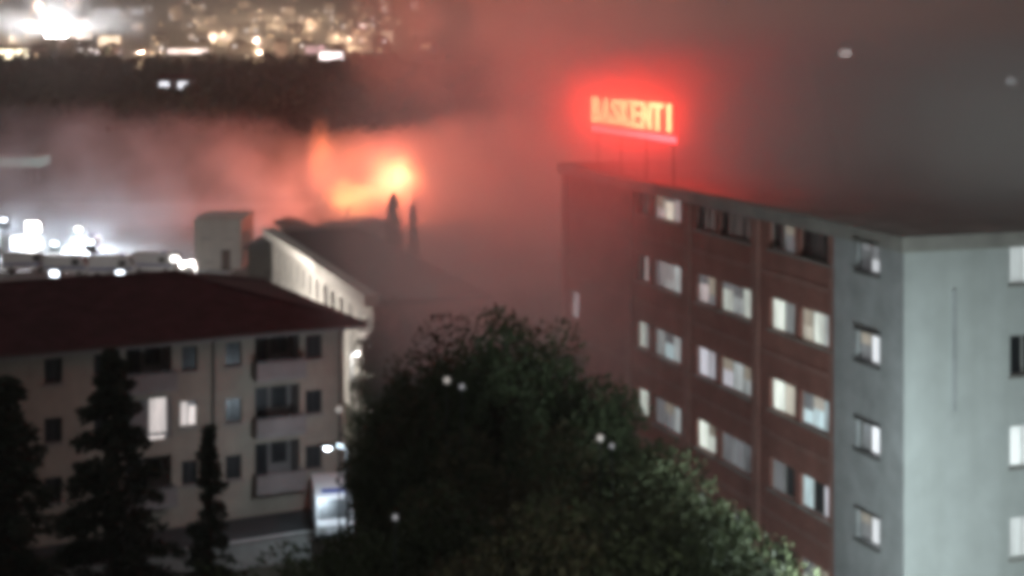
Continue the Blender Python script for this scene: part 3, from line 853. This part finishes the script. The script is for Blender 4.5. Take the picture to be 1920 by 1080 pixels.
# forecourt floodlights (their light fills the low smoke)
for i, (p, yy, Y, pw, lens, lb) in enumerate(((65, 420, 190, 9000, 'mast', 'brightest forecourt floodlight glaring through the low smoke'),
                                        (150, 425, 200, 14000, 'white', 'forecourt floodlight on a pole behind the vans'),
                                        (172, 450, 192, 16000, 'cool', 'low forecourt floodlight between the vans'),
                                        (105, 452, 195, 14000, 'cool', 'small low floodlight behind the second van'),
                                        (10, 408, 210, 9000, 'cool', 'forecourt floodlight at the end of the vans'),
                                        (330, 478, 168, 2600, 'white', 'floodlight behind the roof hip of the apartment house'),
                                        (105, 506, 168, 7000, 'cool', 'low yard floodlight added behind the ridge of the tiled roof to brighten the vans'),  # this and the next lamp added to brighten the vans
                                        (228, 506, 168, 7000, 'cool', 'low yard floodlight added behind the ridge to brighten the third van'))):
    q = px(p, yy, Y); mast(q.x, q.y, q.z, lb, lens, 2, 1.5 if i == 0 else .9, power=pw, col=(.80, .91, 1.0), r=.3, group='forecourt floodlights', hood=i in (1, 2, 3, 4))

# lit canopy at the far side
def canopy():
    q = px(34, 305, 300); o = empty('fuel_canopy', (q.x, q.y, 0), R(4))
    tag(o, 'long flat canopy with glowing mint fascia beyond the forecourt', 'canopy')
    zt = q.z
    MB().box(-6, 5, -4, 4, zt + .7, zt + 1.2).build('roof', M['white_wall'], o)
    MB().box(-6.05, 5.05, -4.06, -4.005, zt - .6, zt + 1.25).build('lit_fascia', emis('mint_light_box', (.62, .95, .90), .42, vary=.3), o)
    MB().box(5.005, 5.06, -4.0, 4, zt - .6, zt + 1.25).build('lit_fascia', emis('mint_light_box_side', (.62, .95, .90), .35), o)
    for x in (-4, 3):
        for y in (-2.5, 2.5): MB().box(x - .2, x + .2, y - .2, y + .2, 0, zt + .7).build('column', M['steel'], o)
canopy()

# ------------------------------------------------------------------ town on the hill
def ray_hill(p, y, lift):
    """walk out along a line of sight until it meets the hillside (plus lift)"""
    Y = 600.0
    while Y < 2400:
        q = px(p, y, Y)
        if q.z <= hill(q.x, Y) + lift: return q
        Y += 6
    return px(p, y, 1700)
TW = [mat('town_wall_cream', (.42, .36, .32), .85, .2, .3), mat('town_wall_pink', (.42, .30, .27), .85, .2, .3), mat('town_wall_grey', (.32, .32, .34), .85, .2, .3)]
TLIT = [emis('town_window_warm', (1, .68, .40), 2.4), emis('town_window_white', (1, .92, .90), 2.6), emis('town_shopfront', (1, .88, .82), 2.2)]
def house_proto(k):
    rg = random.Random(40 + k); o = empty('town_house')
    w, d, h = [(9, 8, 9), (12, 9, 6.5), (15, 10, 12), (8, 8, 6)][k]
    MB().box(-w / 2, w / 2, 0, d, -3, h).build('wall', TW[k % 3], o)
    if k == 2:
        MB().box(-w / 2 - .3, w / 2 + .3, -.3, d + .3, h + .003, h + .6).build('roof', M['conc'], o)
    else:
        e = .5
        r = MB(); P = [(-w / 2 - e, -e, h + .003), (w / 2 + e, -e, h + .003), (w / 2 + e, d + e, h + .003), (-w / 2 - e, d + e, h + .003), (-w / 2 + d / 2, d / 2, h + 2.4), (w / 2 - d / 2 + .01, d / 2, h + 2.4)]
        r.poly([P[0], P[1], P[5], P[4]]); r.poly([P[1], P[2], P[5]]); r.poly([P[2], P[3], P[4], P[5]]); r.poly([P[3], P[0], P[4]]); r.poly([P[3], P[2], P[1], P[0]])
        r.build('roof', M['tile'], o)
    nf = int(h // 3); nc = int(w // 3)
    for f in range(nf):
        for c in range(nc):
            x = -w / 2 + (c + .5) * w / nc; z = 1.0 + f * 3
            lit = rg.random()
            m = TLIT[0] if lit < .22 else TLIT[1] if lit < .36 else M['glass']
            fr = MB().box(x - .75, x + .75, -.05, -.004, z, z + 1.5).build('window', M['frame_white'], o)
            MB().box(x - .66, x + .66, -.08, -.052, z + .09, z + 1.41).build('pane', m, fr)
    return o
HP = [house_proto(k) for k in range(4)]
used = [False] * 4
HT = ['hipped house', 'long tiled house', 'flat roofed block', 'tiled cottage']
HOUSES = []
TWN = ['cream', 'pinkish', 'grey']
STREET = ['lowest', 'second', 'third', 'fourth', 'fifth', 'sixth', 'topmost']
PANE = {}
rg = random.Random(5)
hs = []
for j, yy in enumerate((104, 84, 64, 44, 22, 2, -20)):
    p = -30 + rg.uniform(0, 30)
    while p < 800:
        hs.append((p, yy + rg.uniform(-6, 6), j)); p += rg.uniform(45, 95)
def relink(o, me_key, m):
    """the same shape with another material, shared between all that need it"""
    k = (o.data.name.split('.')[0], me_key, tuple(round(v, 2) for v in o.data.vertices[0].co), tuple(round(v, 2) for v in o.data.vertices[6].co))
    if k not in PANE:
        d = o.data.copy(); d.materials.clear(); d.materials.append(m); PANE[k] = d
    o.data = PANE[k]
for p, yy, j in hs:
    k = rg.choice((0, 0, 1, 1, 2, 3)); q = ray_hill(p, yy, 0)
    o = copy_tree(HP[k])
    o.location = (q.x, q.y, hill(q.x, q.y)); o.rotation_euler = (0, 0, rg.uniform(-.5, .5))
    wc = rg.randrange(3); nlit = 0
    for c in o.children:
        if c.name.startswith('wall'): relink(c, wc, TW[wc])
        if c.name.startswith('window'):
            t = rg.random(); z = 0 if t < .14 else 1 if t < .24 else 2
            relink(c.children[0], z, (TLIT[0], TLIT[1], M['glass'])[z]); nlit += z < 2
    lit = ['all windows dark', 'one lit window', 'two lit windows', 'three lit windows', 'four lit windows', 'five lit windows', 'six lit windows', 'many lit windows'][min(nlit, 7)]
    tag(o, f'{TWN[wc]} {HT[k]}, {lit}, {STREET[j]} hillside street', 'house', 'houses of the town on the hillside')
    HOUSES.append((o, f'{TWN[wc]} {HT[k]}', j))
cnt = {}
for o, d, j in HOUSES: cnt[o['label']] = cnt.get(o['label'], 0) + 1
def neighbour(loc, skip=None):
    return min((h for h in HOUSES if h[0] is not skip), key=lambda h: (h[0].location - loc).length)
for o, d, j in HOUSES:
    if cnt[o['label']] > 1:
        o['label'] = o['label'] + ', beside ' + neighbour(o.location, o)[1]
for o in HP:
    for c in list(o.children):
        for g in list(c.children): bpy.data.objects.remove(g)
        bpy.data.objects.remove(c)
    bpy.data.objects.remove(o)
# bright places: shopfronts and street lamps
def shop(p, yy, wpx, hpx, label, strength, col):
    q = ray_hill(p, yy + hpx * .5, 0.3); s = q.y / FPX; w, h = wpx * s, hpx * s
    o = empty('shop_building', (q.x, q.y, hill(q.x, q.y))); tag(o, label, 'shop')
    MB().box(-w / 2 - 1.2, w / 2 + 1.2, 0, 8, -3, h + 1.6).build('wall', TW[0], o)
    MB().box(-w / 2 - 1.6, w / 2 + 1.6, -1.0, 8.4, h + 1.603, h + 2.0).build('roof', M['conc'], o)
    n = max(1, int(w / 3.0)); e = emis('shop_light', col, strength * 2.2, vary=.5)
    for i in range(n):
        a = -w / 2 + i * w / n
        MB().box(a + .1, a + w / n - .1, -.06, -.004, .3, .3 + h).build('shop_window', e, o)
shop(22, 103, 62, 16, 'wide shop with brilliant cream front at the town edge', 3.4, (1, .84, .58))
shop(168, 98, 34, 8, 'small shop with pinkish white front on the lowest street', 1.5, (1, .86, .86))
shop(205, 78, 40, 18, 'shop with peach coloured lit front above the lowest street', 1.3, (1, .74, .50))
shop(150, 68, 44, 10, 'shop with white lit front beside the high mast', 1.4, (1, .84, .72))
shop(352, 97, 76, 8, 'long shop terrace with white lit front on the lowest street', 1.6, (1, .82, .76))
shop(455, 92, 28, 14, 'shop with cream lit front at the end of the lowest street', 1.0, (1, .85, .74))
shop(622, 106, 44, 12, 'bright shop near the smoke with white front', 2.2, (1, .86, .86))
shop(590, 94, 36, 14, 'shop with dull pink lit front near the smoke', .55, (1, .55, .62))
shop(690, 50, 44, 9, 'hillside shop with pink lit front half lost in smoke', 1.1, (1, .72, .66))
shop(225, 22, 90, 10, 'long pale hillside hall with dim grey front', .32, (.85, .88, 1))
shop(395, 70, 80, 8, 'long dim terrace of shops above the lowest street', .35, (1, .84, .78))
TL = [(24, 72), (150, 70), (265, 98), (300, 47), (365, 40), (372, 46), (487, 18), (487, 36), (518, 34), (508, 68), (560, 45), (624, 52), (632, 70), (712, 40), (488, 97), (330, 12),
      (75, 8), (240, 12), (480, 75), (560, 68), (655, 72), (668, 98), (395, 30), (300, 96), (420, 62), (180, 60), (60, 40), (440, 20), (590, 20)]
for i, (p, yy) in enumerate(TL):
    q = ray_hill(p, yy, 7.0); gz = hill(q.x, q.y); nb = neighbour(q)
    street_lamp(q.x, q.y, max(q.z, gz + 4.5), ('pinkish' if i % 3 else 'warm') + f' white street lamp nearest the {nb[1]} on the {STREET[nb[2]]} street', 0, 'pinkw' if i % 3 else 'town', 'street lamps of the hillside town', z0=gz, arm=1.6, head=2.6, power=80000 if i % 2 == 0 else 0, col=(1, .70, .46))
# house in the dark wood with two bright windows
def wood_house():
    q = px(326, 160, 620); gz = hill(q.x, q.y); o = empty('wood_house', (q.x, q.y - 0, gz)); tag(o, 'lone house in the dark wood with two brilliant windows', 'house')
    h = q.z - gz
    MB().box(-7, 7, 0, 8, -2, h + 2.2).build('wall', TW[2], o)
    MB().prism([(-7.6, h + 2.2), (7.6, h + 2.2), (4, h + 4.6), (-4, h + 4.6)], -.5, 8.5).build('roof', M['tile'], o)
    for x in (-3.7, 3.5):
        w = MB().box(x - 2.0, x + 2.0, -.08, -.004, h - 1.3, h + 1.5).build('window', M['frame_white'], o)
        MB().box(x - 1.85, x + 1.85, -.12, -.083, h - 1.15, h + 1.35).build('pane', emis('wood_house_light', (.92, .93, 1), 1.6), w)
wood_house()

# ------------------------------------------------------------------ the fire
FIRE = px(738, 395, 240)
def flame_mat(name, col, strength):
    """burning gas: a volume that glows, thinning out to nothing at its edge"""
    m = bpy.data.materials.new(name); m.use_nodes = True
    n, l = m.node_tree.nodes, m.node_tree.links; n.remove(n['Principled BSDF']); out = n['Material Output']
    pv = n.new('ShaderNodeVolumePrincipled'); pv.inputs['Density'].default_value = .02; pv.inputs['Emission Color'].default_value = tuple(col) + (1,)
    t = n.new('ShaderNodeTexCoord'); ln = n.new('ShaderNodeVectorMath'); ln.operation = 'LENGTH'; l.new(t.outputs['Object'], ln.inputs[0])
    mr = n.new('ShaderNodeMapRange'); mr.interpolation_type = 'SMOOTHSTEP'; mr.inputs['From Min'].default_value = 1; mr.inputs['From Max'].default_value = .15
    l.new(ln.outputs['Value'], mr.inputs['Value'])
    s = n.new('ShaderNodeTexNoise'); s.inputs['Scale'].default_value = 2.2; s.inputs['Detail'].default_value = 3
    l.new(t.outputs['Object'], s.inputs['Vector'])
    m2 = n.new('ShaderNodeMapRange'); m2.inputs['From Min'].default_value = .35; m2.inputs['From Max'].default_value = .65; m2.inputs['To Min'].default_value = .1; m2.inputs['To Max'].default_value = strength
    l.new(s.outputs['Fac'], m2.inputs['Value'])
    a = n.new('ShaderNodeMath'); a.operation = 'MULTIPLY'; l.new(mr.outputs[0], a.inputs[0]); l.new(m2.outputs[0], a.inputs[1])
    l.new(a.outputs[0], pv.inputs['Emission Strength']); l.new(pv.outputs[0], out.inputs['Volume'])
    return m
def fire():
    o = empty('fire', (FIRE.x, FIRE.y, 0)); tag(o, 'blazing fire throwing orange light into the smoke', 'fire')
    rg = random.Random(3)
    hot = flame_mat('flame_hot', (1, .55, .22), 4.0); mid = flame_mat('flame_orange', (1, .44, .12), 4.2); red = flame_mat('flame_red', (1, .22, .08), .6)
    bm = bmesh.new(); bmesh.ops.create_icosphere(bm, subdivisions=2, radius=1)
    for fmat, parts in ((hot, ((.4, 0, 5.4, 4.0, 3, 3.8),)), (mid, ((-5.2, .3, 3.0, 6.2, 3, 3.8), (.2, .5, 5.6, 5.6, 4, 5.6))),
                        (red, ((-11.2, 1, 9.0, 2.6, 2.5, 6.5), (-6, 1, 6.5, 8.5, 4, 7.5)))):
        me = bpy.data.meshes.new('flame'); bm.to_mesh(me); me.materials.append(fmat)
        for x, y, z, rx, ry, rz_ in parts:
            q = inst('flame', me, o, (x, y, z), (0, rg.uniform(-.15, .15), 0), (rx, ry, rz_))
    bm.free()
    # burning timber heap
    for i in range(9):
        a = rg.uniform(-8, 4); b = rg.uniform(-2, 2)
        MB().tube([(a, b, 0), (a + rg.uniform(-1.5, 1.5), b + rg.uniform(-1, 1), rg.uniform(1.5, 3.5))], rg.uniform(.1, .22), 6).build('charred_beam', M['char'], o)
    light('fire_light', o, (.4, 0, 5.6), 130000, (1.0, .175, .105), 2.6)
fire()

# ------------------------------------------------------------------ smoke and haze
def smoke(name, loc, rad, dens, col, nscale, lo, label, seed=0.0, rz=0, edge=.5, aniso=.15, billow=.0):
    m = bpy.data.materials.new(name); m.use_nodes = True
    n, l = m.node_tree.nodes, m.node_tree.links; n.remove(n['Principled BSDF']); out = n['Material Output']
    pv = n.new('ShaderNodeVolumePrincipled'); pv.inputs['Color'].default_value = tuple(col) + (1,); pv.inputs['Anisotropy'].default_value = aniso
    t = n.new('ShaderNodeTexCoord')
    ln = n.new('ShaderNodeVectorMath'); ln.operation = 'LENGTH'; l.new(t.outputs['Object'], ln.inputs[0])
    mr = n.new('ShaderNodeMapRange'); mr.interpolation_type = 'SMOOTHSTEP'
    mr.inputs['From Min'].default_value = 1.0; mr.inputs['From Max'].default_value = 1 - edge
    mr.inputs['To Min'].default_value = 0; mr.inputs['To Max'].default_value = 1
    mp = n.new('ShaderNodeMapping'); mp.inputs['Scale'].default_value = tuple(r / nscale for r in rad); mp.inputs['Location'].default_value = (seed, seed * .7, -seed)
    l.new(t.outputs['Object'], mp.inputs['Vector'])
    s = n.new('ShaderNodeTexNoise'); s.inputs['Scale'].default_value = 1.0; s.inputs['Detail'].default_value = 3.0; s.inputs['Roughness'].default_value = .55
    l.new(mp.outputs['Vector'], s.inputs['Vector'])
    br = n.new('ShaderNodeMath'); br.operation = 'MULTIPLY_ADD'; br.inputs[1].default_value = -billow * 2; l.new(s.outputs['Fac'], br.inputs[0])
    l.new(ln.outputs['Value'], br.inputs[2])
    sh = n.new('ShaderNodeMath'); sh.operation = 'ADD'; sh.inputs[1].default_value = billow; l.new(br.outputs[0], sh.inputs[0]); l.new(sh.outputs[0], mr.inputs['Value'])
    bd = n.new('ShaderNodeMapRange'); bd.interpolation_type = 'SMOOTHSTEP'; bd.inputs['From Min'].default_value = 1.0; bd.inputs['From Max'].default_value = .85   # never cut off by the hull
    l.new(ln.outputs['Value'], bd.inputs['Value'])
    m2 = n.new('ShaderNodeMapRange'); m2.inputs['From Min'].default_value = .42; m2.inputs['From Max'].default_value = .60
    m2.inputs['To Min'].default_value = lo; m2.inputs['To Max'].default_value = 1
    l.new(s.outputs['Fac'], m2.inputs['Value'])
    a = n.new('ShaderNodeMath'); a.operation = 'MULTIPLY'; l.new(mr.outputs[0], a.inputs[0]); l.new(m2.outputs[0], a.inputs[1])
    a2 = n.new('ShaderNodeMath'); a2.operation = 'MULTIPLY'; l.new(a.outputs[0], a2.inputs[0]); l.new(bd.outputs[0], a2.inputs[1]); a = a2
    b = n.new('ShaderNodeMath'); b.operation = 'MULTIPLY'; b.inputs[1].default_value = dens; l.new(a.outputs[0], b.inputs[0])
    l.new(b.outputs[0], pv.inputs['Density']); l.new(pv.outputs[0], out.inputs['Volume'])
    bm = bmesh.new(); bmesh.ops.create_icosphere(bm, subdivisions=3, radius=1)
    me = bpy.data.meshes.new(name); bm.to_mesh(me); bm.free(); me.materials.append(m)
    o = bpy.data.objects.new(name, me); COL.objects.link(o); o.location = loc; o.scale = rad; o.rotation_euler = (0, 0, rz)
    return tag(o, label, 'smoke', kind='stuff')
smoke('smoke_plume', (36, 232, 36), (66, 76, 40), .024, (.92, .88, .88), 17, .08, 'red lit smoke billowing high above the fire', 2.0, billow=.5)
smoke('low_smoke', (8, 208, 2), (50, 86, 17), .036, (.92, .88, .88), 13, .08, 'low orange smoke spreading along the ground round the fire', 3.3, billow=.5)
_rc = BC + BD * 21 + Vector((BD.y, -BD.x, 0)) * 9.5
smoke('roof_smoke', (_rc.x, _rc.y, 23.0), (30, 15, 5.5), .27, (.93, .91, .90), 9, .4, 'thick smoke lying over the roof of the brick block', 7.0, math.atan2(BD.y, BD.x), .5)
smoke('smoke_veil', (2.0, 89, 18), (16, 25, 15), .058, (.93, .90, .90), 10, .4, 'smoke drifting past the far end of the brick block', 5.0)
smoke('smoke_bank', (85, 200, 16), (95, 118, 46), .024, (.92, .935, .91), 40, .6, 'grey brown smoke bank behind the brick block', 8.0)
smoke('ground_smoke', (-66, 240, 1), (54, 58, 18), .032, (.84, .91, .97), 10, .0, 'low grey smoke over the floodlit forecourt', 11.0, billow=.6)
_mp = px(105, 62, 470)
smoke('mast_glare_mist', (_mp.x, _mp.y, _mp.z - 3), (34, 34, 30), .007, (.93, .93, .93), 18, .6, 'mist added to make the glare round the high floodlight mast', 1.0)  # lens glare imitated by an added ball of lit mist
smoke('town_mist', (-230, 1160, 25), (360, 280, 55), .0016, (.93, .91, .90), 90, .6, 'thin mist glowing with the lamps of the hillside town', 13.0)

def haze():
    m = bpy.data.materials.new('haze'); m.use_nodes = True
    n, l = m.node_tree.nodes, m.node_tree.links; n.remove(n['Principled BSDF'])
    pv = n.new('ShaderNodeVolumePrincipled'); pv.inputs['Color'].default_value = (.86, .84, .84, 1); pv.inputs['Density'].default_value = .00035; pv.inputs['Anisotropy'].default_value = .2
    l.new(pv.outputs[0], n['Material Output'].inputs['Volume'])
    o = MB().box(-2700, 2700, -350, 3700, -12, 300).build('haze', m); tag(o, 'thin night haze over the town', 'haze', kind='stuff')
haze()
